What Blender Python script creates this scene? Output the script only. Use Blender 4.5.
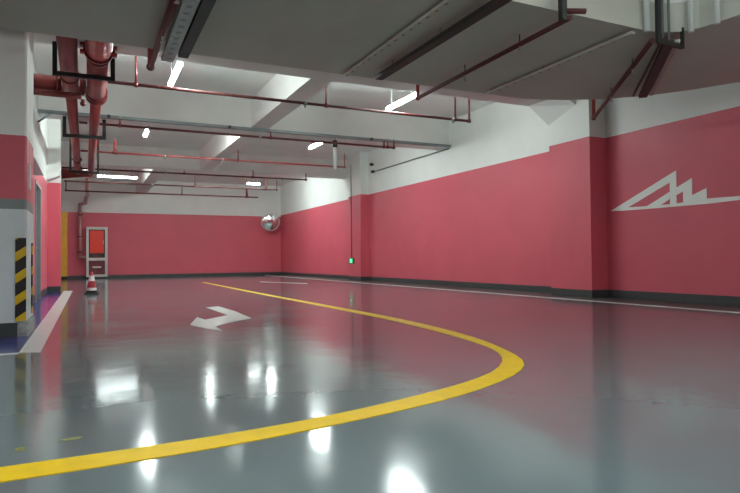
import bpy, bmesh, math, random
from mathutils import Vector, Matrix
random.seed(7)
PI = math.pi
for o in list(bpy.data.objects): bpy.data.objects.remove(o)
S = bpy.context.scene
C = S.collection

# ---------------------------------------------------------------- camera
CAM_H = 0.80
yaw, pitch, roll = (math.radians(a) for a in (25.4441, 1.1721, -0.5535))
fw = Vector((math.sin(yaw)*math.cos(pitch), math.cos(yaw)*math.cos(pitch), math.sin(pitch)))
rt = Vector((math.cos(yaw), -math.sin(yaw), 0)); up = rt.cross(fw)
r2 = rt*math.cos(roll) + up*math.sin(roll); u2 = -rt*math.sin(roll) + up*math.cos(roll)
cd = bpy.data.cameras.new('camera'); cam = bpy.data.objects.new('camera', cd); C.objects.link(cam)
m = Matrix((r2, u2, -fw)).transposed().to_4x4(); m.translation = (0, 0, CAM_H)
cam.matrix_world = m
cd.sensor_fit = 'HORIZONTAL'; cd.sensor_width = 36; cd.lens = 592.35/740*36
cd.clip_start = 0.05; cd.clip_end = 200
S.camera = cam

# ---------------------------------------------------------------- world, exposure
w = bpy.data.worlds.new('world'); S.world = w; w.use_nodes = True
w.node_tree.nodes['Background'].inputs[0].default_value = (0.75, 0.85, 0.85, 1)
w.node_tree.nodes['Background'].inputs[1].default_value = 0.0
S.view_settings.view_transform = 'Standard'; S.view_settings.look = 'None'
S.view_settings.gamma = 1; S.view_settings.use_curve_mapping = False
S.view_settings.exposure = 0.3
LAMP = 130.0                       # emission of the tube lamps

# ---------------------------------------------------------------- materials
def pm(name, col, rough=.5, metal=0, var=.06, scale=6, bump=0, bscale=30, spec=.5, emit=None, estr=0, coat=0):
    ma = bpy.data.materials.new(name); ma.use_nodes = True; nt = ma.node_tree
    b = nt.nodes['Principled BSDF']
    tc = nt.nodes.new('ShaderNodeTexCoord')
    n = nt.nodes.new('ShaderNodeTexNoise'); n.inputs['Scale'].default_value = scale; n.inputs['Detail'].default_value = 5
    nt.links.new(tc.outputs['Object'], n.inputs['Vector'])
    r = nt.nodes.new('ShaderNodeValToRGB')
    r.color_ramp.elements[0].position = .3; r.color_ramp.elements[1].position = .7
    r.color_ramp.elements[0].color = (*[max(0, c*(1-var)) for c in col], 1)
    r.color_ramp.elements[1].color = (*[min(1, c*(1+var)) for c in col], 1)
    nt.links.new(n.outputs['Fac'], r.inputs['Fac']); nt.links.new(r.outputs['Color'], b.inputs['Base Color'])
    b.inputs['Roughness'].default_value = rough; b.inputs['Metallic'].default_value = metal
    b.inputs['Specular IOR Level'].default_value = spec
    if coat: b.inputs['Coat Weight'].default_value = coat; b.inputs['Coat Roughness'].default_value = .08
    if bump:
        n2 = nt.nodes.new('ShaderNodeTexNoise'); n2.inputs['Scale'].default_value = bscale
        nt.links.new(tc.outputs['Object'], n2.inputs['Vector'])
        bp = nt.nodes.new('ShaderNodeBump'); bp.inputs['Strength'].default_value = bump; bp.inputs['Distance'].default_value = .01
        nt.links.new(n2.outputs['Fac'], bp.inputs['Height']); nt.links.new(bp.outputs['Normal'], b.inputs['Normal'])
    if emit:
        b.inputs['Emission Color'].default_value = (*emit, 1); b.inputs['Emission Strength'].default_value = estr
    return ma

def floor_mat():
    ma = bpy.data.materials.new('epoxy_floor'); ma.use_nodes = True; nt = ma.node_tree; L = nt.links
    b = nt.nodes['Principled BSDF']
    tc = nt.nodes.new('ShaderNodeTexCoord')
    n = nt.nodes.new('ShaderNodeTexNoise'); n.inputs['Scale'].default_value = .4; n.inputs['Detail'].default_value = 1
    mp = nt.nodes.new('ShaderNodeMapping'); L.new(tc.outputs['Object'], mp.inputs['Vector']); mp.inputs['Location'].default_value = (3.37, 17.7, 4.43)
    L.new(mp.outputs['Vector'], n.inputs['Vector'])
    r = nt.nodes.new('ShaderNodeValToRGB')
    r.color_ramp.elements[0].position = .3; r.color_ramp.elements[0].color = FLOOR_A
    r.color_ramp.elements[1].position = .7; r.color_ramp.elements[1].color = FLOOR_B
    L.new(n.outputs['Fac'], r.inputs['Fac']); L.new(r.outputs['Color'], b.inputs['Base Color'])
    n3 = nt.nodes.new('ShaderNodeTexNoise'); n3.inputs['Scale'].default_value = 1.3; n3.inputs['Detail'].default_value = 4
    L.new(mp.outputs['Vector'], n3.inputs['Vector'])
    mr = nt.nodes.new('ShaderNodeMapRange'); mr.inputs['To Min'].default_value = .08; mr.inputs['To Max'].default_value = .15
    mr.inputs['From Min'].default_value = .3; mr.inputs['From Max'].default_value = .7
    L.new(n3.outputs['Fac'], mr.inputs['Value']); L.new(mr.outputs['Result'], b.inputs['Roughness'])
    n2 = nt.nodes.new('ShaderNodeTexNoise'); n2.inputs['Scale'].default_value = 4.0; n2.inputs['Detail'].default_value = 2
    L.new(mp.outputs['Vector'], n2.inputs['Vector'])
    bp = nt.nodes.new('ShaderNodeBump'); bp.inputs['Strength'].default_value = .22; bp.inputs['Distance'].default_value = .008
    L.new(n2.outputs['Fac'], bp.inputs['Height']); L.new(bp.outputs['Normal'], b.inputs['Normal'])
    b.inputs['IOR'].default_value = 1.68; b.inputs['Specular IOR Level'].default_value = .5
    return ma
FLOOR_A = (.130, .168, .180, 1); FLOOR_B = (.140, .180, .192, 1)

def stripe_mat(name, a, bcol, period, rough=.4, axis_mix=(1, 0, 1)):
    """diagonal stripes in object space"""
    ma = bpy.data.materials.new(name); ma.use_nodes = True; nt = ma.node_tree; L = nt.links
    b = nt.nodes['Principled BSDF']; tc = nt.nodes.new('ShaderNodeTexCoord')
    d = nt.nodes.new('ShaderNodeVectorMath'); d.operation = 'DOT_PRODUCT'; d.inputs[1].default_value = axis_mix
    L.new(tc.outputs['Object'], d.inputs[0])
    q = nt.nodes.new('ShaderNodeMath'); q.operation = 'DIVIDE'; q.inputs[1].default_value = period
    L.new(d.outputs['Value'], q.inputs[0])
    f = nt.nodes.new('ShaderNodeMath'); f.operation = 'FRACT'; L.new(q.outputs[0], f.inputs[0])
    g = nt.nodes.new('ShaderNodeMath'); g.operation = 'GREATER_THAN'; g.inputs[1].default_value = .58; L.new(f.outputs[0], g.inputs[0])
    mx = nt.nodes.new('ShaderNodeMix'); mx.data_type = 'RGBA'
    mx.inputs['A'].default_value = (*a, 1); mx.inputs['B'].default_value = (*bcol, 1)
    L.new(g.outputs[0], mx.inputs['Factor']); L.new(mx.outputs['Result'], b.inputs['Base Color'])
    b.inputs['Roughness'].default_value = rough
    return ma

M = {}
M['floor'] = floor_mat()
M['white'] = pm('white_wall_paint', (.80, .82, .79), .7, var=.03, scale=1.5, bump=.1)
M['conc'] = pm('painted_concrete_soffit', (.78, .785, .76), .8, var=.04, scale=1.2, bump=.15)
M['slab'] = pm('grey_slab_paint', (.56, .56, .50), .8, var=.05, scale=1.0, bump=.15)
M['pink'] = pm('pink_wall_paint', (.60, .10, .138), .5, var=.04, scale=1.2, bump=.08)
M['skirt'] = pm('dark_skirting_paint', (.045, .055, .055), .45, var=.1)
M['greyband'] = pm('grey_band_paint', (.22, .25, .25), .55)
M['colwhite'] = pm('column_white_paint', (.64, .70, .71), .6, var=.03)
M['blue'] = pm('blue_floor_paint', (.055, .065, .30), .15, var=.15, scale=3)
M['lane'] = pm('white_floor_paint', (.78, .78, .76), .3, var=.08, scale=12)
M['yellow'] = pm('yellow_floor_paint', (.88, .56, .006), .5, var=.06, scale=9, spec=.3)
M['wornyellow'] = pm('worn_yellow_paint', (.24, .24, .06), .4, var=.3, scale=40)
M['yellowwall'] = pm('yellow_wall_paint', (.82, .48, .05), .5)
M['mainred'] = pm('red_main_paint', (.23, .032, .03), .45, var=.12, scale=4)
M['red'] = pm('red_pipe_paint', (.085, .012, .011), .55, var=.12, scale=4)
M['redlight'] = pm('bright_red_pipe_paint', (.38, .05, .045), .4, var=.1)
M['redmetal'] = pm('dark_red_coupling', (.14, .016, .014), .4)
M['black'] = pm('black_steel', (.012, .014, .014), .5)
M['darktray'] = pm('dark_grey_tray', (.028, .032, .027), .5, metal=.2)
M['galv'] = pm('galvanised_steel', (.38, .40, .38), .42, metal=.7, var=.25, scale=25)
M['greysteel'] = pm('grey_painted_steel', (.20, .23, .23), .45, metal=.2)
M['whiteplastic'] = pm('white_plastic', (.75, .77, .75), .4, var=.02)
M['alu'] = pm('cabinet_aluminium', (.60, .60, .57), .35, metal=.25, var=.05)
M['cabred'] = pm('cabinet_red_panel', (.78, .045, .022), .3, var=.03)
M['cabdark'] = pm('cabinet_dark_glass', (.16, .05, .06), .15, var=.2)
M['coppery'] = pm('pinkish_metal_pipe', (.50, .30, .29), .3, metal=.3)
M['conered'] = pm('cone_red', (.34, .022, .035), .4)
M['conewhite'] = pm('cone_white', (.62, .62, .60), .35)
M['rubber'] = pm('black_rubber', (.015, .015, .015), .7)
M['mirror'] = pm('convex_mirror_glass', (.85, .87, .86), .03, metal=1, var=.0)
for k_, f_ in (('lamp', 1), ('lampfar', .2), ('lampadded_near', .8), ('lampadded_hid', .7)): M[k_] = pm('lamp_tube_glow', (.9, .9, .9), .4, emit=(.87, 1.0, .975), estr=LAMP*f_)
M['green'] = pm('green_lit_sign', (.01, .3, .10), .4, emit=(.02, 1.0, .25), estr=.35)
M['signwhite'] = pm('sign_white_figure', (.9, .95, .9), .4, emit=(.25, 1.0, .6), estr=1.6)
M['logo'] = pm('white_logo_paint', (.86, .88, .83), .6, var=.02)
M['stripe'] = stripe_mat('hazard_stripes', (.012, .012, .012), (.72, .47, .01), .235, axis_mix=(-.72, 0, 1))
M['doorgrey'] = pm('grey_door_paint', (.27, .30, .30), .4, var=.04)
M['worn'] = pm('worn_grey_skirting', (.30, .32, .31), .6, var=.4, scale=14)

# ---------------------------------------------------------------- mesh helpers
class MB:
    def __init__(s): s.bm = bmesh.new(); s.smooth = False
    def box(s, x0, x1, y0, y1, z0, z1, mi=0):
        x0, x1 = sorted((x0, x1)); y0, y1 = sorted((y0, y1)); z0, z1 = sorted((z0, z1))
        return s.hexa([(x0,y0,z0),(x1,y0,z0),(x1,y1,z0),(x0,y1,z0),(x0,y0,z1),(x1,y0,z1),(x1,y1,z1),(x0,y1,z1)], mi)
    def hexa(s, p, mi=0):
        v = [s.bm.verts.new(q) for q in p]
        for f in ((3,2,1,0),(4,5,6,7),(0,1,5,4),(1,2,6,5),(2,3,7,6),(3,0,4,7)):
            fc = s.bm.faces.new([v[i] for i in f]); fc.material_index = mi
        return s
    def prism(s, pts, z0, z1, mi=0):
        a = [s.bm.verts.new((p[0], p[1], z0)) for p in pts]; b = [s.bm.verts.new((p[0], p[1], z1)) for p in pts]
        n = len(pts)
        fs = [s.bm.faces.new(a[::-1]), s.bm.faces.new(b)]
        for i in range(n): fs.append(s.bm.faces.new((a[i], a[(i+1) % n], b[(i+1) % n], b[i])))
        for f in fs: f.material_index = mi
        return s
    def prism_yz(s, pts, x0, x1, mi=0):
        a = [s.bm.verts.new((x0, p[0], p[1])) for p in pts]; b = [s.bm.verts.new((x1, p[0], p[1])) for p in pts]
        n = len(pts); fs = [s.bm.faces.new(a[::-1]), s.bm.faces.new(b)]
        for i in range(n): fs.append(s.bm.faces.new((a[i], a[(i+1) % n], b[(i+1) % n], b[i])))
        for f in fs: f.material_index = mi
        return s
    def tube(s, p, q, r, r1=None, seg=16, mi=0):
        p, q = Vector(p), Vector(q); r1 = r if r1 is None else r1; d = (q-p).normalized()
        a = d.orthogonal().normalized(); b = d.cross(a)
        A = []; B = []
        for i in range(seg):
            t = 2*PI*i/seg; o = a*math.cos(t) + b*math.sin(t)
            A.append(s.bm.verts.new(p+o*r)); B.append(s.bm.verts.new(q+o*r1))
        for i in range(seg):
            f = s.bm.faces.new((A[i], A[(i+1) % seg], B[(i+1) % seg], B[i])); f.smooth = True; f.material_index = mi
        for f in (s.bm.faces.new(A[::-1]), s.bm.faces.new(B)): f.material_index = mi
        return s
    def path(s, pts, r, seg=12):
        for i in range(len(pts)-1): s.tube(pts[i], pts[i+1], r, seg=seg)
        for p in pts[1:-1]: s.ball(p, r*1.12)
        return s
    def ball(s, c, r, sc=(1,1,1)):
        g = bmesh.ops.create_uvsphere(s.bm, u_segments=14, v_segments=9, radius=r)
        for v in g['verts']: v.co = Vector((v.co.x*sc[0], v.co.y*sc[1], v.co.z*sc[2])) + Vector(c)
        for v in g['verts']:
            for f in v.link_faces: f.smooth = True
        return s
    def lathe(s, prof, c=(0,0,0), seg=28, mis=None):
        c = Vector(c); rings = []
        for r, z in prof:
            rings.append([s.bm.verts.new(c + Vector((r*math.cos(2*PI*i/seg), r*math.sin(2*PI*i/seg), z))) for i in range(seg)])
        for k in range(len(rings)-1):
            for i in range(seg):
                f = s.bm.faces.new((rings[k][i], rings[k][(i+1) % seg], rings[k+1][(i+1) % seg], rings[k+1][i])); f.smooth = True
                if mis: f.material_index = mis[k]
        s.bm.faces.new(rings[0][::-1]); s.bm.faces.new(rings[-1])
        return s
    def build(s, name, mats, parent=None, bevel=0):
        bmesh.ops.recalc_face_normals(s.bm, faces=s.bm.faces)
        me = bpy.data.meshes.new(name)
        s.bm.to_mesh(me); s.bm.free()
        if not isinstance(mats, (list, tuple)): mats = [mats]
        for x in mats: me.materials.append(x if not isinstance(x, str) else M[x])
        o = bpy.data.objects.new(name, me); C.objects.link(o)
        if parent:
            bpy.context.view_layer.update(); o.parent = parent; o.matrix_parent_inverse = parent.matrix_world.inverted()
        if bevel:
            b = o.modifiers.new('bevel', 'BEVEL'); b.width = bevel; b.segments = 2; b.limit_method = 'ANGLE'
        return o
def tag(o, label, cat, group=None):
    o['label'] = label; o['category'] = cat
    if group: o['group'] = group
    return o
def thing(name, label, cat, loc=(0,0,0), group=None):
    o = bpy.data.objects.new(name, None); C.objects.link(o); o.location = loc; o.empty_display_size = .1
    bpy.context.view_layer.update()
    return tag(o, label, cat, group)
def struct(o): o['kind'] = 'structure'; return o
def P(o): bpy.context.view_layer.update(); return o

# ================================================================ STRUCTURE
XR, PT, CZ = 9.2, 3.13, 4.68       # right wall plane, top of the pink band, ceiling height
YB = 30.3
struct(MB().box(-7, XR+.3, -8, YB+.3, -.2, 0).build('floor', 'floor'))
struct(MB().box(-7, XR+.3, -8, YB+.3, CZ, CZ+.2).build('ceiling', 'conc'))
def banded(mb, x0, x1, y0, y1, z0=.0, top=CZ, pt=PT, sk=.15):
    mb.box(x0, x1, y0, y1, z0, sk, 0); mb.box(x0, x1, y0, y1, sk, pt, 1); mb.box(x0, x1, y0, y1, pt, top, 2)
    return mb
WM = ['skirt', 'pink', 'white']
struct(banded(MB(), XR, XR+.3, -8, YB).build('wall_right', WM))
struct(banded(MB(), -1.4, XR+.3, YB, YB+.3, pt=3.06).build('wall_back', WM))
struct(banded(MB(), -7, XR+.3, -8.3, -8).build('wall_front', WM))
struct(banded(MB(), -7.3, -7, -8.3, 8).build('wall_left', WM))
# left side of the aisle behind the near column
mb = banded(MB(), -1.25, -.95, 8.2, 13.35, pt=2.8); banded(mb, -1.25, -.95, 14.75, 17.3, pt=2.8); mb.box(-1.25, -.95, 13.35, 14.75, 2.42, 2.8, 1); mb.box(-1.25, -.95, 13.35, 14.75, 2.8, CZ, 2)
struct(mb.build('wall_left_aisle', WM))
mb = banded(MB(), -1.7, -1.4, 17.6, YB+.3)
struct(mb.build('wall_left_far', WM))
struct(MB().box(-7.3, -1.5, 7.95, 8.2, 0, CZ).build('wall_left_return', 'white'))
# pilasters on the right wall
struct(banded(MB(), 8.77, XR, 8.49, 9.6).build('wall_right_pilaster', WM))
struct(banded(MB(), 8.87, XR, 19.42, 20.5).build('wall_right_pilaster', WM))
# pillar on the left at the end of the door recess
mb = MB(); mb.box(-1.4, -.65, 17.3, 17.7, 0, .16, 0); mb.box(-1.4, -.65, 17.3, 17.7, .16, 2.84, 1); mb.box(-1.4, -.65, 17.3, 17.7, 2.84, CZ, 2)
struct(mb.build('wall_left_pillar', WM))
# near column
mb = MB()
mb.prism([(-2.2,7.39),(-.625,7.39),(-.605,7.42),(-.60,8.2),(-2.2,8.2)], .15, 1.37, 0)
mb.prism([(-2.2,7.39),(-.625,7.39),(-.605,7.42),(-.60,8.2),(-2.2,8.2)], 1.37, 1.48, 1)
mb.prism([(-2.2,7.39),(-.625,7.39),(-.605,7.42),(-.60,8.2),(-2.2,8.2)], 1.48, 2.17, 2)
mb.prism([(-2.2,7.39),(-.625,7.39),(-.605,7.42),(-.60,8.2),(-2.2,8.2)], 2.17, CZ, 3)
mb.prism([(-2.2,7.37),(-.685,7.37),(-.685,8.2),(-2.2,8.2)], 0, .15, 4)
mb.prism([(-.685,7.365),(-.61,7.365),(-.585,7.39),(-.585,8.2),(-.685,8.2)], 0, .165, 5)
struct(mb.build('wall_left_column', ['colwhite', 'greyband', 'pink', 'white', 'skirt', 'worn']))
# white bulkhead over the door recess
mb = MB(); mb.box(-.95, -.62, 8.2, 10.4, 2.13, 2.46)
struct(mb.build('trim_bulkhead', 'white'))
mb = MB(); mb.hexa([(-1.06,16.9,2.80),(-.66,16.9,2.98),(-.66,17.3,2.98),(-1.06,17.3,2.80),(-1.06,16.9,3.0),(-.66,16.9,3.14),(-.66,17.3,3.14),(-1.06,17.3,3.0)])
struct(mb.build('trim_duct_end', 'white'))
# ceiling beams
def beam(name, *b): return struct(MB().box(*b).build(name, 'conc'))
beam('ceiling_beam', -1.2, XR, 8.55, 9.85, 4.0, CZ)
beam('ceiling_beam', -1.2, XR, 14.05, 14.75, 3.95, CZ)
beam('ceiling_beam', -1.2, XR, 21.4, 21.82, 3.99, CZ)
beam('ceiling_beam', 3.55, 3.98, 9.85, 14.05, 3.995, CZ)
beam('ceiling_beam', 3.55, 3.98, 14.75, 21.4, 3.995, CZ)
beam('ceiling_beam', 2.05, 2.5, 21.82, YB, 4.0, CZ)
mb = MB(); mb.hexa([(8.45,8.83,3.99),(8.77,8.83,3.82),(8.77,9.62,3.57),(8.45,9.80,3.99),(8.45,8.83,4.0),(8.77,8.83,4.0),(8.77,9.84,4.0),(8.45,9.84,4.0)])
struct(mb.build('ceiling_shadow_wedge', 'conc'))  # wedge standing in for the shadow triangle on the near pilaster's face
# the lower ramp slab that turns a rounded corner overhead
outer = [(-7,7.24),(5.7,7.24),(6.1,7.22),(6.45,7.15),(6.75,7.04),(7.05,6.88),(7.35,6.68),(7.62,6.45),(7.86,6.18),(8.10,5.82),(8.28,5.47),(8.45,5.05),(8.58,4.6),(8.66,4.1),(8.7,3.5),(8.7,-8)]
inner = [(6.05,-8),(6.02,3.7),(6.0,4.05),(5.97,4.2),(5.90,4.33),(5.78,4.42),(5.6,4.47),(5.4,4.49),(-7,4.49)]
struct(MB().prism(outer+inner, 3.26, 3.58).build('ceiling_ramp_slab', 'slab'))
def offset_wall(pts, t, z0, z1):
    mb = MB()
    for (x0, y0), (x1, y1) in zip(pts[:-1], pts[1:]):
        d = Vector((x1-x0, y1-y0)).normalized(); n = Vector((d.y, -d.x))*t
        e = d*0.0
        mb.prism([(x0,y0),(x1,y1),(x1+n.x,y1+n.y),(x0+n.x,y0+n.y)], z0, z1)
    return mb
struct(offset_wall(inner, .12, 3.581, CZ).build('wall_ramp_parapet', 'white'))
# skirting upstand along far right already in the wall bands

# ================================================================ FLOOR MARKINGS
def decal(pts, z=.004):
    mb = MB(); mb.prism(pts, .0005, z); return mb
out = [(3.82,21.97),(3.76,17),(3.72,13.5),(3.73,9.94),(3.735,8.6),(3.72,6.96),(3.628,5.786),(3.476,4.811),(3.267,4.159),(3.11,3.77),(2.956,3.524),(2.778,3.349),(2.524,3.166),(2.30,3.055),(2.038,2.927),(1.765,2.833),(1.476,2.752),(1.102,2.672),(.635,2.585),(.113,2.545),(-.289,2.533),(-1.2,2.53),(-2.4,2.53)]
inn = [(3.70,21.97),(3.62,17),(3.58,13.5),(3.58,9.94),(3.57,8.2),(3.545,6.9),(3.432,5.475),(3.275,4.534),(3.156,4.126),(2.977,3.817),(2.803,3.607),(2.588,3.409),(2.35,3.259),(2.016,3.108),(1.707,3.002),(1.434,2.916),(1.169,2.846),(.832,2.780),(.449,2.738),(.121,2.722),(-.30,2.715),(-1.2,2.71),(-2.4,2.71)]
def smooth(pts, it=2):
    for _ in range(it):
        q = [pts[0]]
        for a, b in zip(pts[:-1], pts[1:]):
            q += [(a[0]*.75+b[0]*.25, a[1]*.75+b[1]*.25), (a[0]*.25+b[0]*.75, a[1]*.25+b[1]*.75)]
        q.append(pts[-1]); pts = q
    return pts
so, si = smooth(out), smooth(inn)
def resample(p, n):
    d = [0]
    for a, b in zip(p[:-1], p[1:]): d.append(d[-1]+math.dist(a, b))
    r = []; k = 0
    for i in range(n):
        t = d[-1]*i/(n-1)
        while k < len(p)-2 and d[k+1] < t: k += 1
        f = (t-d[k])/max(1e-9, d[k+1]-d[k]); r.append((p[k][0]+(p[k+1][0]-p[k][0])*f, p[k][1]+(p[k+1][1]-p[k][1])*f))
    return r
mb = MB()
n = 110; A = resample(so, n); 
# inner edge matched by parameter on each control span
B = resample(si, n)
va = [[mb.bm.verts.new((x, y, z)) for x, y in L_] for L_ in (A, B) for z in (.0005, .004)]
for i in range(n-1):
    mb.bm.faces.new((va[1][i], va[1][i+1], va[3][i+1], va[3][i]))
    mb.bm.faces.new((va[0][i], va[0][i+1], va[1][i+1], va[1][i]))
    mb.bm.faces.new((va[2][i], va[2][i+1], va[3][i+1], va[3][i]))
tag(mb.build('lane_line', 'yellow'), 'long yellow line curving in a wide U across the floor', 'floor marking')
arrow = [(1.161,7.70),(1.379,8.572),(1.414,8.142),(1.83,8.64),(1.80,10.25),(2.029,10.364),(2.06,9.25),(2.013,8.03),(1.70,7.72),(1.38,7.271),(1.372,6.764),(1.255,7.07),(1.14,7.572)]
tag(decal(arrow).build('direction_arrow', 'lane'), 'white painted arrow with two legs on the open floor', 'floor marking')
tag(decal([(5.637,21.18),(6.54,18.62),(6.44,18.30),(5.55,20.9)]).build('parking_stripe', 'lane'), 'short thin white stripe on the floor far ahead near the wall', 'floor marking')
tag(decal([(8.09,-7),(8.22,-7),(8.22,29.6),(8.09,29.6)]).build('edge_line', 'lane'), 'long thin white line along the foot of the right wall', 'floor marking')
mb = MB(); mb.prism([(-.55,6.05),(-.382,6.0),(-.382,18.1),(-.60,18.1)], .0005, .005); mb.prism([(-3,5.98),(-.55,5.98),(-.55,6.05),(-3,6.05)], .0005, .005)
tag(mb.build('bay_line', 'lane'), 'wide white line bordering the blue floor beside the striped column', 'floor marking')
tag(decal([(-3,6.05),(-.55,6.05),(-.60,17.3),(-.945,17.3),(-.945,8.2),(-.55,8.2),(-.57,7.36),(-3,7.36)], .003).build('blue_floor_area', 'blue'), 'blue painted floor strip around the striped column', 'floor marking')
struct(MB().box(7.95+.30, XR, -7, 30.2, .0005, .003).build('floor_edge_strip', 'skirt'))

for q, lb in (([(-.285,2.96),(-.262,2.975),(-.235,2.95),(-.25,2.915),(-.275,2.92)], 'small worn yellow paint spot on the grey floor at the left edge'),
              ([(-.12,3.01),(-.06,3.03),(-.02,3.02),(-.04,2.99),(-.09,2.985)], 'faint yellow paint smear on the grey floor beside the curved line')):
    tag(decal(q, .002).build('paint_spot', 'wornyellow'), lb, 'floor marking')

# ================================================================ WALL FINISHES
pts = lambda L_: [(y, z) for y, z in L_]
mb = MB(); X0, X1 = XR-.006, XR-.0005
lift = [0]
def poly(L_):
    lift[0] += .0008; mb.prism_yz(L_, X0-lift[0], X1)
# long thin base line with three peaks; each peak a band outline
poly([(8.395,1.681),(8.10,1.665),(7.30,1.653),(6.40,1.648),(5.86,1.662),(4.2,1.668),(4.2,1.735),(5.86,1.724),(6.41,1.735),(6.95,1.705),(7.28,1.700),(7.99,1.720)])
poly([(8.395,1.681),(6.957,2.277),(6.957,2.12),(7.084,2.085),(7.99,1.715)])
poly([(7.084,2.2),(6.957,2.277),(6.960,1.68),(7.084,1.68)])
poly([(7.60,1.69),(6.662,2.108),(6.662,1.96),(6.83,1.90),(6.96,1.85),(7.085,1.865),(7.10,1.79),(7.28,1.70)])
poly([(6.83,2.03),(6.662,2.108),(6.669,1.68),(6.83,1.68)])
poly([(6.83,1.76),(6.403,1.909),(6.407,1.68),(6.83,1.68)])
tag(mb.build('wall_logo', 'logo'), 'white emblem of three jagged peaks with a long tail line painted on the pink wall', 'logo')
tag(MB().box(-1.11, -.86, YB-.05, YB, .12, 3.06).build('yellow_wall_panel', 'yellowwall'), 'tall yellow painted strip at the left end of the far wall', 'wall panel')
tag(MB().box(-1.11, -.86, YB-.07, YB, .0, .119).build('yellow_panel_plinth', 'black'), 'black foot block under the yellow strip on far wall', 'plinth')

# column guard
g = tag(MB().box(-.708, -.606, 7.375, 7.389, .166, 1.06).build('column_guard', 'stripe'), 'black and yellow hazard striped guard on the near column corner', 'column guard')
g2 = MB().box(-.599, -.588, 7.93, 8.02, .2, 1.02).build('column_guard', 'stripe')
tag(g2, 'narrow striped guard on the side face of the near column, close to the door recess', 'column guard')

# door in the left recess
struct(MB().box(-1.10, -1.04, 13.45, 14.65, .02, 2.36).build('door_1', 'doorgrey'))
d = bpy.data.objects['door_1']
mb = MB(); mb.box(-1.12, -.93, 13.35, 13.45, 0, 2.42); mb.box(-1.12, -.93, 14.65, 14.75, 0, 2.42); mb.box(-1.12, -.93, 13.45, 14.65, 2.36, 2.42)
mb.build('door_frame', 'doorgrey', d)
mb = MB(); mb.tube((-1.04,14.5,1.10),(-.98,14.5,1.10),.014); mb.tube((-.98,14.5,1.10),(-.98,14.37,1.10),.012)
mb.build('door_handle', 'galv', d)
tag(MB().box(-.605, -.59, 7.60, 7.72, 1.62, 1.90).build('wall_plate', 'whiteplastic'), 'small pale plate on the pink side of the near column', 'sign')

# ================================================================ LAMPS
def lamp(x, y0, z, ln, axis, label, group=None, top=CZ, mat='lamp'):
    t = thing('tube_lamp', label, 'lamp', (x, y0, z), group)
    mb = MB()
    f = (lambda a0, a1, b0, b1, c0, c1, q: q.box(x+b0, x+b1, y0+a0, y0+a1, z+c0, z+c1)) if axis == 'y' else (lambda a0, a1, b0, b1, c0, c1, q: q.box(x+a0, x+a1, y0+b0, y0+b1, z+c0, z+c1))
    f(0, ln, -.015, .015, .035, .06, mb); mb.build('housing', 'whiteplastic', t)
    mb = MB(); f(.01, ln-.01, -.04, .04, -.025, .034, mb); mb.build('lamp_tube', mat, t, bevel=.012)
    for a in (.2, ln-.2):
        mb = MB(); p = (x, y0+a) if axis == 'y' else (x+a, y0)
        mb.tube((p[0], p[1], z+.06), (p[0], p[1], top), .006, seg=8); mb.build('hanger_rod', 'greysteel', t)
    return t
GL = 'tube lamps under the ceiling'
lamp(1.35, 9.95, 4.0, 1.3, 'y', 'lit tube lamp in first ceiling bay, by the black tray end', GL)
lamp(5.80, 10.0, 4.0, 1.25, 'y', 'lit tube lamp in first ceiling bay, nearest to the right wall', GL)
lamp(1.31, 14.82, 4.0, 1.3, 'y', 'small lit tube lamp beyond the first beam, nearer the big red pipes', GL)
lamp(5.77, 14.80, 4.0, 1.3, 'y', 'small lit tube lamp beyond the first beam, towards the right wall', GL)
lamp(0.30, 24.5, 4.0, 1.42, 'x', 'long lit tube lamp seen side on above the fire cabinet', GL, mat='lampfar')
lamp(5.99, 24.5, 3.98, .56, 'x', 'short lit tube lamp far back, above the round mirror side', GL, mat='lampfar')
for x in (1.3, 5.0):  # unseen lamps added to brighten the near part of the hall
    for y in (0.2, -4.6): lamp(x, y, 3.3, 1.3, 'y', 'added tube lamp out of view over the open floor', 'added tube lamps out of view', mat='lampadded_near')
lamp(-2.3, 1.0, 3.3, 1.3, 'y', 'added tube lamp out of view over the left bay', 'added tube lamps out of view', mat='lampadded_near')  # added out of view to brighten the front of the near column
lamp(7.6, -.9, 3.1, 1.3, 'y', 'added tube lamp out of view beside the right wall', 'added tube lamps out of view', top=3.26, mat='lampadded_near')  # added out of view to light the near pilaster's camera side
for x, y, ln in ((0.2, 22.1, 1.3), (4.6, 22.1, 1.3), (6.3, 22.1, 1.3), (3.1, 14.95, 1.1), (4.6, 24.55, 1.2), (7.2, 24.55, 1.2)):  # unseen lamps added to lift the ceiling and far wall
    lamp(x, y, 4.60 if y > 24 else 4.50, ln, 'y', 'added tube lamp close to the ceiling, hidden from view behind a beam', 'added tube lamps hidden behind the beams', mat='lampadded_hid')

# ================================================================ BIG RED PIPES
def flange(t, p, q, r, name='coupling', mat='redmetal'):
    MB().tube(p, q, r, seg=20).build(name, mat, t)
t = thing('main_pipe', 'thick red main pipe running back under the ceiling, left of the pair', 'pipe', (-.26, 8, 3.72))
MB().tube((-.25,7.3,3.73),(-.27,11.3,3.73),.125,seg=24).build('wide_pipe', 'mainred', t)
MB().tube((-.27,11.42,3.73),(-.31,21.54,3.73),.095,seg=20).build('narrow_pipe', 'mainred', t)
MB().tube((-.27,11.3,3.73),(-.27,11.42,3.73),.125,.095,seg=24).build('reducer', 'redmetal', t)
for y, r in ((10.35,.145),(11.25,.15),(18.9,.115),(20.6,.115)):
    flange(t, (-.265-(y-10)*.003,y,3.73), (-.265-(y-10)*.003,y+.07,3.73), r)
    for s in (-1, 1): MB().box(-.265-(y-10)*.003+s*r-.02, -.265-(y-10)*.003+s*r+.02, y, y+.07, 3.71, 3.75).build('bolt_lug', 'redmetal', t)
t = thing('main_pipe', 'thickest red main pipe running back, right of the pair, with a bright red collar', 'pipe', (.13, 8, 3.72))
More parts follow.
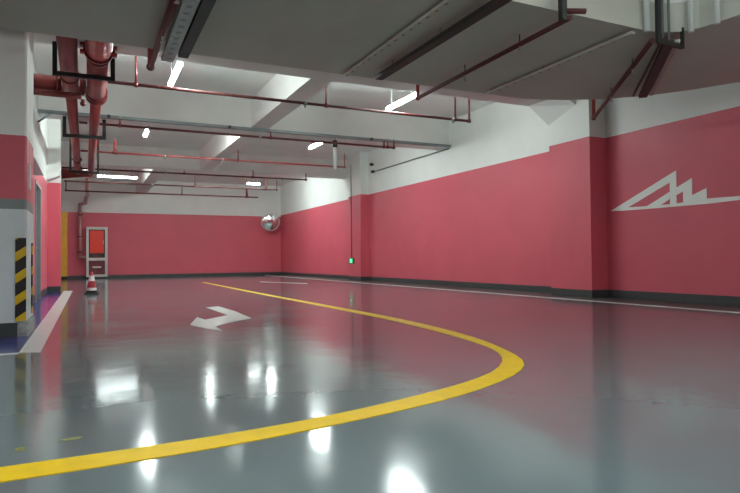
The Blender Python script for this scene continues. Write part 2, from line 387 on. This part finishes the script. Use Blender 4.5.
MB().tube((.14,7.3,3.74),(.13,9.05,3.74),.175,seg=24).build('valve_body', 'redlight', t)
MB().tube((.13,9.05,3.73),(.125,11.5,3.73),.15,seg=24).build('wide_pipe', 'mainred', t)
MB().tube((.125,11.62,3.73),(.08,21.6,3.73),.095,seg=20).build('narrow_pipe', 'mainred', t)
MB().tube((.125,11.5,3.73),(.125,11.62,3.73),.15,.095,seg=24).build('reducer', 'redmetal', t)
for y, r in ((8.95,.195),(9.2,.165),(11.2,.175),(11.45,.18)):
    flange(t, (.13,y,3.73), (.13,y+.06,3.73), r)
for s in (-1, 1):
    for dz in (-.05, .05): MB().box(.13+s*.2-.035, .13+s*.2+.035, 8.93, 9.02, 3.71+dz, 3.75+dz).build('bolt_lug', 'redlight', t)
# cross header between wall and mains
t = thing('cross_header', 'dark red cross pipe joining both thick mains to the left side', 'pipe', (-.4,10.85,3.65))
MB().tube((-.94,10.85,3.70),(-.40,10.85,3.70),.125,seg=24).build('header_pipe', 'mainred', t)
MB().tube((-.13,10.85,3.70),(-.03,10.85,3.70),.12,seg=24).build('link_pipe', 'mainred', t)
MB().tube((-.94,10.78,3.515),(-.1,10.78,3.515),.05,seg=16).build('lower_pipe', 'redmetal', t)
for x in (-.47,-.10): MB().tube((x,10.85,3.70),(x+.05,10.85,3.70),.15,seg=24).build('coupling', 'redmetal', t)
mb = MB(); mb.tube((-.08,10.8,3.47),(-.08,10.8,3.40),.03); mb.ball((-.08,10.8,3.40),.045); mb.build('drain_valve', 'redmetal', t)
t = thing('end_header', 'dark red tapered cross pipe at the far end of the thick mains', 'pipe', (-.3,21.8,3.7))
MB().tube((-.80,21.72,3.67),(.12,21.72,3.73),.17,.10,seg=20).build('tapered_pipe', 'mainred', t)
MB().box(-.84,-.79,21.55,21.9,3.28,3.93).build('end_plate', 'redmetal', t)
MB().tube((-.3,21.72,3.8),(-.3,21.72,3.99),.012).build('hanger_rod', 'black', t)
# pink metal drop pipe to the cabinet
t = thing('drop_pipe', 'pinkish metal pipe dropping with an elbow to the fire cabinet', 'pipe', (-.34,30.1,.95))
MB().path([(.05,21.95,3.72),(-.03,23.2,3.80),(-.04,29.9,3.80),(-.09,30.1,3.74),(-.12,30.12,3.48),(-.34,30.12,3.40),(-.34,30.12,1.0),(-.11,30.12,.98)],.072).build('pipe_run','coppery',t)
for z in (2.9,1.9,1.2): MB().tube((-.34,30.12,z),(-.34,30.12,z+.06),.095).build('coupling','redmetal',t)
mb = MB(); mb.tube((-.05,29.6,3.74),(-.05,29.6,4.05),.05); mb.ball((-.05,29.6,4.05),.09); mb.build('valve','galv',t)

# trapeze hangers
def trapeze(x0, x1, y, zb, zt, label, th=.04):
    t = thing('trapeze_hanger', label, 'pipe hanger', (x0, y, zb), 'black hangers under the main pipes')
    MB().box(x0-th/2, x1+th/2, y-th/2, y+th/2, zb-th, zb).build('crossbar', 'black', t)
    for x in (x0, x1): MB().box(x-th/2, x+th/2, y-th/2, y+th/2, zb, zt).build('upright', 'black', t)
trapeze(-.44, .335, 9.7, 3.575, 4.0, 'black trapeze hanger nearest the viewer, carrying both thick red mains', .062)
trapeze(-.466, .32, 14.4, 3.575, 3.95, 'black trapeze hanger under the first beam carrying the red mains', .07)
trapeze(-.492, .275, 20.3, 3.585, CZ, 'black trapeze hanger farthest back under the red mains', .06)

# ================================================================ SPRINKLER BRANCHES
def branch(label, spans, y, risers, clamps, drops=(), z=3.7, r=.027, mat='red'):
    t = thing('sprinkler_pipe', label, 'pipe', (spans[0][0], y, z), 'thin red sprinkler pipes across the aisle')
    for x0, x1 in spans: MB().tube((x0,y,z),(x1,y,z),r).build('pipe_run', mat, t)
    for x, zt, rr in risers:
        ri = MB().tube((x,y,z),(x,y,zt),rr).build('riser', mat if rr > .018 else 'redmetal', t)
        MB().tube((x,y,z-.035),(x,y,z+.04),rr*1.5+.008).build('tee_fitting', 'redmetal', ri)
        if zt < CZ-.1:
            mb = MB(); mb.tube((x,y,zt),(x,y,zt+.04),.01); mb.lathe([(.004,.04),(.028,.045),(.004,.05)],(x,y,zt),12)
            mb.build('sprinkler_head', 'galv', ri)
    for x in clamps:
        mb = MB(); mb.tube((x-.025,y,z),(x+.025,y,z),r+.018); mb.box(x-.012,x+.012,y-.012,y+.012,z-.085,z-.02)
        mb.build('clamp', 'greysteel', t)
    for x, zb in drops:
        MB().tube((x,y,z),(x,y,zb),.02).build('dropper', mat, t)
branch('nearest thin red sprinkler pipe, crossing in front of the white beam', [(.285,7.31)], 10.4, [(.71,4.2,.018),(4.06,4.06,.018),(6.96,CZ-.004,.02),(7.31,4.25,.022)], [3.64,6.9])
branch('thin red sprinkler pipe just below the first beam and grey tray', [(-.175,-.015),(.215,7.24)], 13.7, [(.614,3.85,.016),(3.93,3.84,.016),(6.95,3.86,.02),(7.06,3.87,.016),(7.24,3.88,.02)], [3.667,1.2])
branch('thin red sprinkler pipe in front of the second beam, third from the viewer', [(-.18,-.01),(.205,7.32)], 17.2, [(.647,4.05,.04),(3.95,4.0,.018),(7.32,4.1,.02)], [1.92,3.5], mat='mainred')
branch('thin red sprinkler pipe just before the second beam, fourth from the viewer', [(-.74,-.415),(-.185,-.02),(.20,7.19)], 20.5, [(5.23,3.92,.018),(7.19,3.92,.02),(2.9,3.8,.015)], [2.3,6.3])
branch('thin dark red sprinkler pipe beyond the second beam, fifth from the viewer', [(-.79,7.105)], 23.9, [(3.79,4.1,.022),(6.64,4.13,.026),(7.105,4.1,.022)], [2.23])
branch('farthest thin red sprinkler pipe, close to the far wall', [(-.87,7.14)], 27.1, [(3.735,4.04,.022),(6.62,4.1,.05),(-.82,4.08,.022)], [], r=.03)
t = thing('hanging_conduit', 'short thick white conduit hanging beside the second sprinkler pipe', 'conduit', (5.7,14.0,3.11))
MB().tube((5.7,14.0,3.11),(5.7,14.0,3.65),.045).build('white_tube','whiteplastic',t)
MB().tube((5.7,14.0,3.65),(5.7,14.0,3.83),.06).build('junction_cap','darktray',t)
MB().tube((5.7,14.0,3.83),(5.7,14.0,3.899),.012).build('hanger_rod','black',t)

# grey tray along the first beam
t = thing('cable_tray', 'long grey cable tray fixed along the lower edge of the first white beam', 'cable tray', (-.9,13.98,3.92))
MB().box(-.94, 9.19, 13.955, 14.045, 3.90, 3.965).build('tray', 'greysteel', t)
for x in (6.7, 3.0, .4): MB().tube((x,13.9,3.93),(x,13.955,3.93),.035).build('junction_box', 'darktray', t)
mb = MB(); mb.tube((-.94,13.9,3.68),(-.65,13.9,3.92),.02); t2 = mb.build('brace','greysteel',t)
# conduit on the right wall
t = thing('wall_conduit', 'thin grey conduit along the white part of the right wall, ending in a small box', 'conduit', (9.17,14.1,3.89))
MB().tube((9.175,14.05,3.88),(9.175,18.9,3.89),.022).build('pipe_run','greysteel',t)
MB().tube((9.175,18.85,3.89),(9.10,18.95,3.89),.05).build('junction_box','darktray',t)
t = thing('security_camera', 'tiny black camera high on the right wall by the corner pilaster', 'camera', (9.2,19.0,4.2))
MB().ball((9.12,19.0,4.16),.06).build('dome','black',t); MB().tube((9.2,19.0,4.16),(9.15,19.0,4.16),.045).build('base','black',t)

# exit sign with conduit
t = thing('exit_sign', 'small glowing green sign low on the pilaster beside the far corner', 'sign', (8.85,20.22,.61))
MB().box(8.835, 8.87, 20.0, 20.44, .62, .83).build('sign_case', 'black', t)
MB().box(8.830, 8.836, 20.05, 20.39, .635, .815).build('sign_face', 'green', t)
mb = MB(); mb.prism_yz([(20.16,.65),(20.22,.72),(20.16,.73),(20.22,.80),(20.28,.73),(20.22,.73),(20.28,.65),(20.22,.69)],8.826,8.830); mb.build('arrow_symbol','signwhite',t)
t = thing('sign_conduit', 'thin vertical conduit rising above the green sign on the pilaster', 'conduit', (8.85,20.21,.84))
MB().tube((8.855,20.21,.84),(8.855,20.21,3.13),.015).build('lower_tube','mainred',t)
MB().tube((8.855,20.21,3.13),(8.855,20.21,4.3),.015).build('upper_tube','greyband',t)

# convex mirror in the corner
def mirror():
    t = thing('convex_mirror', 'round convex mirror high in the corner of the far wall', 'mirror', (8.47,29.9,2.74))
    c = Vector((8.47,29.72,2.745)); look = (Vector((2.5,0,.0))-c).normalized(); rot = look.to_track_quat('Z','Y').to_matrix().to_4x4()
    T = Matrix.Translation(c) @ rot
    R, dep, n = .44, .13, 10
    mb = MB(); mb.lathe([(max(.001,R*math.sin(a)) if True else 0, dep*(math.cos(a))) for a in [PI/2*(n-i)/n for i in range(n+1)]], seg=40)
    o = mb.build('mirror_dome', 'mirror'); o.data.transform(T); o.parent = t; o.matrix_parent_inverse = P(t).matrix_world.inverted()
    mb = MB(); mb.lathe([(R-.01,-.02),(R+.03,-.02),(R+.03,.02),(R-.01,.03)], seg=40)
    o = mb.build('rim', 'whiteplastic'); o.data.transform(T); o.parent = t; o.matrix_parent_inverse = t.matrix_world.inverted()
    MB().tube(c-look*.03, (8.6,30.3,2.75), .03).build('bracket', 'galv', t)
mirror()

# fire cabinet
t = thing('fire_cabinet', 'tall aluminium framed fire hose cabinet with a red upper door on far wall', 'cabinet', (.36,30.2,.08))
mb = MB(); mb.box(-.06,.78,30.06,30.295,.09,2.36); mb.build('cabinet_body','darktray',t)
mb = MB(); x0,x1,z0,z1 = -.09,.81,.08,2.38
mb.box(x0,x0+.11,30.0,30.1,z0,z1); mb.box(x1-.11,x1,30.0,30.1,z0,z1); mb.box(x0+.11,x1-.11,30.0,30.1,z1-.12,z1); mb.box(x0+.11,x1-.11,30.0,30.1,z0,z0+.11); mb.box(x0+.11,x1-.11,30.0,30.1,.83,.96)
mb.build('frame','alu',t,bevel=.008)
o = MB().box(.07,.655,30.015,30.05,1.17,2.22).build('upper_door','cabred',t)
MB().box(.62,.64,29.99,30.015,1.6,1.75).build('door_pull','alu',o)
o = MB().box(.03,.69,30.02,30.05,.20,.82).build('lower_door','cabdark',t)
mb = MB(); mb.box(.18,.54,30.012,30.02,.50,.56); mb.build('label_strip','whiteplastic',o)
MB().box(.20,.50,30.02,30.06,1.0,1.1).build('hose_valve','redmetal',t)
MB().box(-.05,.77,30.02,30.2,0,.079).build('plinth','black',t)

# traffic cone
t = thing('traffic_cone', 'red and white traffic cone standing on the floor before the cabinet', 'cone', (.075,16.05,0))
c = (.075,16.05,0)
MB().box(-.09,.24,15.885,16.215,.002,.035).build('base','rubber',t,bevel=.01)
mb = MB(); mb.lathe([(.128,.035),(.118,.09),(.107,.155),(.075,.32),(.06,.40),(.05,.45),(.03,.54),(.02,.545)],c,mis=[0,2,1,2,2,1,1])
mb.build('cone_body',['rubber','conered','conewhite'],t)
mb = MB(); mb.tube((-.18,15.98,.012),(-.05,15.93,.012),.012); mb.tube((.20,15.95,.012),(.36,16.02,.012),.012)

# ================================================================ UNDER THE RAMP SLAB
def perf(name, label, x0, x1, y0, y1, z, mat='galv', tilt=0, holes=True, grp='metal channels under the slab'):
    t = thing(name, label, 'cable tray', ((x0+x1)/2, y0, z), grp)
    w_ = x1-x0
    mb = MB(); mb.box(x0,x1,y0,y1,z,z+.008); mb.box(x0,x0+.006,y0,y1,z+.008,z+(.05 if z < 3.15 else .03)); mb.box(x1-.006,x1,y0,y1,z+.008,z+(.05 if z < 3.15 else .03)); y = y0+.08
    if holes:
        while y < y1-.05:
            mb.box(x0+w_*.3,x1-w_*.3,y,y+.05,z-.002,z+.001,1); y += .17
    mb.build('channel',[mat,'greysteel'],t)
    y = y0+.3
    while y < y1: MB().tube(((x0+x1)/2,y,z+.009),((x0+x1)/2,y,3.26),.008,seg=8).build('hanger_stud','greysteel',t); y += 1.1
    return t
ZT = 3.12
perf('cable_tray','wide battered galvanised tray under the dark slab beside the red pipe, top left',.765,.90,4.6,7.2,ZT)
perf('black_tray','black cable tray pointing at the nearest lamp on the left under the slab',.925,1.035,4.6,7.0,ZT,'darktray',holes=False)
perf('perforated_channel','slim perforated steel channel under the middle of the dark slab',3.03,3.085,4.42,7.1,3.2,'slab')
perf('black_tray','long black cable tray under the middle of the dark slab',3.35,3.46,3.95,6.85,ZT,'darktray',holes=False)
perf('perforated_channel','slim dull perforated channel right of the red pipe under the slab',5.29,5.34,4.5,7.1,3.2,'slab')
def ramp_pipe(label, p, q, r, riser, endr=None):
    t = thing('sprinkler_pipe', label, 'pipe', p, 'red pipes under the slab')
    MB().tube(p, q, r).build('pipe_run','red',t)
    ri = MB().tube(q,(q[0],q[1],riser),r*.95).build('riser','redlight',t)
    MB().ball(q, r*1.35).build('elbow','redmetal',t)
    d = Vector(q)-Vector(p)
    for f in (.25,.6):
        c = Vector(p)+d*f; mb = MB(); mb.tube(c,(c.x,c.y,c.z-.09),.012); mb.lathe([(.005,-.09),(.03,-.095),(.005,-.1)],c,12); mb.build('sprinkler_head','galv',t)
        MB().tube(c,(c.x,c.y,3.26),.006,seg=8).build('hanger_rod','black',t)
    return t
ramp_pipe('thick red pipe under the dark slab at top left with a short riser',(.705,4.6,3.14),(.68,7.55,3.14),.036,3.7)
ramp_pipe('red sprinkler pipe crossing under the slab, left of the white rising wall',(4.28,4.36,3.15),(4.37,7.50,3.15),.027,3.7)
ramp_pipe('slanting red sprinkler pipe under the rounded slab at upper right',(5.58,4.48,3.16),(7.75,7.40,3.15),.03,4.2)
mb = MB(); mb.tube((4.34,4.34,3.17),(4.34,4.22,3.17),.035)
t = tag(MB().box(4.18,4.24,4.36,4.42,3.12,CZ).build('hanger_post','darktray'), 'dark green vertical steel post before the white rising wall at top', 'post')
t = tag(MB().tube((4.238,4.38,3.214),(4.42,4.30,3.214),.027).build('pipe_cap','red'), 'small red pipe end cap beside the dark vertical post', 'pipe cap')
# black double tray running diagonally
def diag(p, q, w_, z, h, name, mat, parent):
    p, q = Vector(p), Vector(q); d = (q-p).normalized(); n = Vector((d.y,-d.x))*w_/2
    mb = MB(); mb.prism([(p+n)[:], (q+n)[:], (q-n)[:], (p-n)[:]], z, z+h); return mb.build(name, mat, parent)
t = thing('diagonal_cable_tray','wide black tray with cables slanting under the rounded slab corner','cable tray',(5.7,4.3,ZT))
diag((5.76,4.41),(7.35,6.08),.11,ZT,.05,'tray','darktray',t)
diag((5.86,4.38),(7.46,6.03),.05,ZT+.03,.03,'cable_run','galv',t)
diag((5.70,4.47),(7.20,6.12),.02,ZT+.01,.03,'side_strip','darktray',t)
t = thing('u_hanger','black steel U shaped hanger carrying the slanting pipe and tray ends','pipe hanger',(5.5,4.38,3.12))
MB().box(5.49,5.90,4.33,4.37,3.07,3.11).build('crossbar','black',t)
MB().box(5.49,5.535,4.33,4.37,3.11,CZ).build('upright','black',t)
MB().box(5.88,5.90,4.33,4.37,3.11,3.3).build('upright','darktray',t)
for x,lab in ((5.44,'white vertical pipe on the rising wall, left of the black U hanger'),(5.90,'white vertical pipe on the rising wall, right of the black U hanger')):
    tag(MB().tube((x,4.43 if x<5.6 else 4.25,3.22),(x,4.43 if x<5.6 else 4.25,CZ),.032).build('vertical_pipe','whiteplastic'),lab,'pipe','white pipes on the rising wall')
tag(MB().tube((5.94,3.98,3.22),(5.94,3.98,CZ),.03).build('vertical_pipe','whiteplastic'),'white vertical pipe at the far right top of the rising wall','pipe','white pipes on the rising wall')
for x in (5.62,5.72): tag(MB().tube((x,4.38,3.15),(x,4.38,CZ),.014).build('vertical_conduit','greysteel'),'thin grey vertical conduit inside the black U hanger','conduit','thin conduits inside the U hanger')
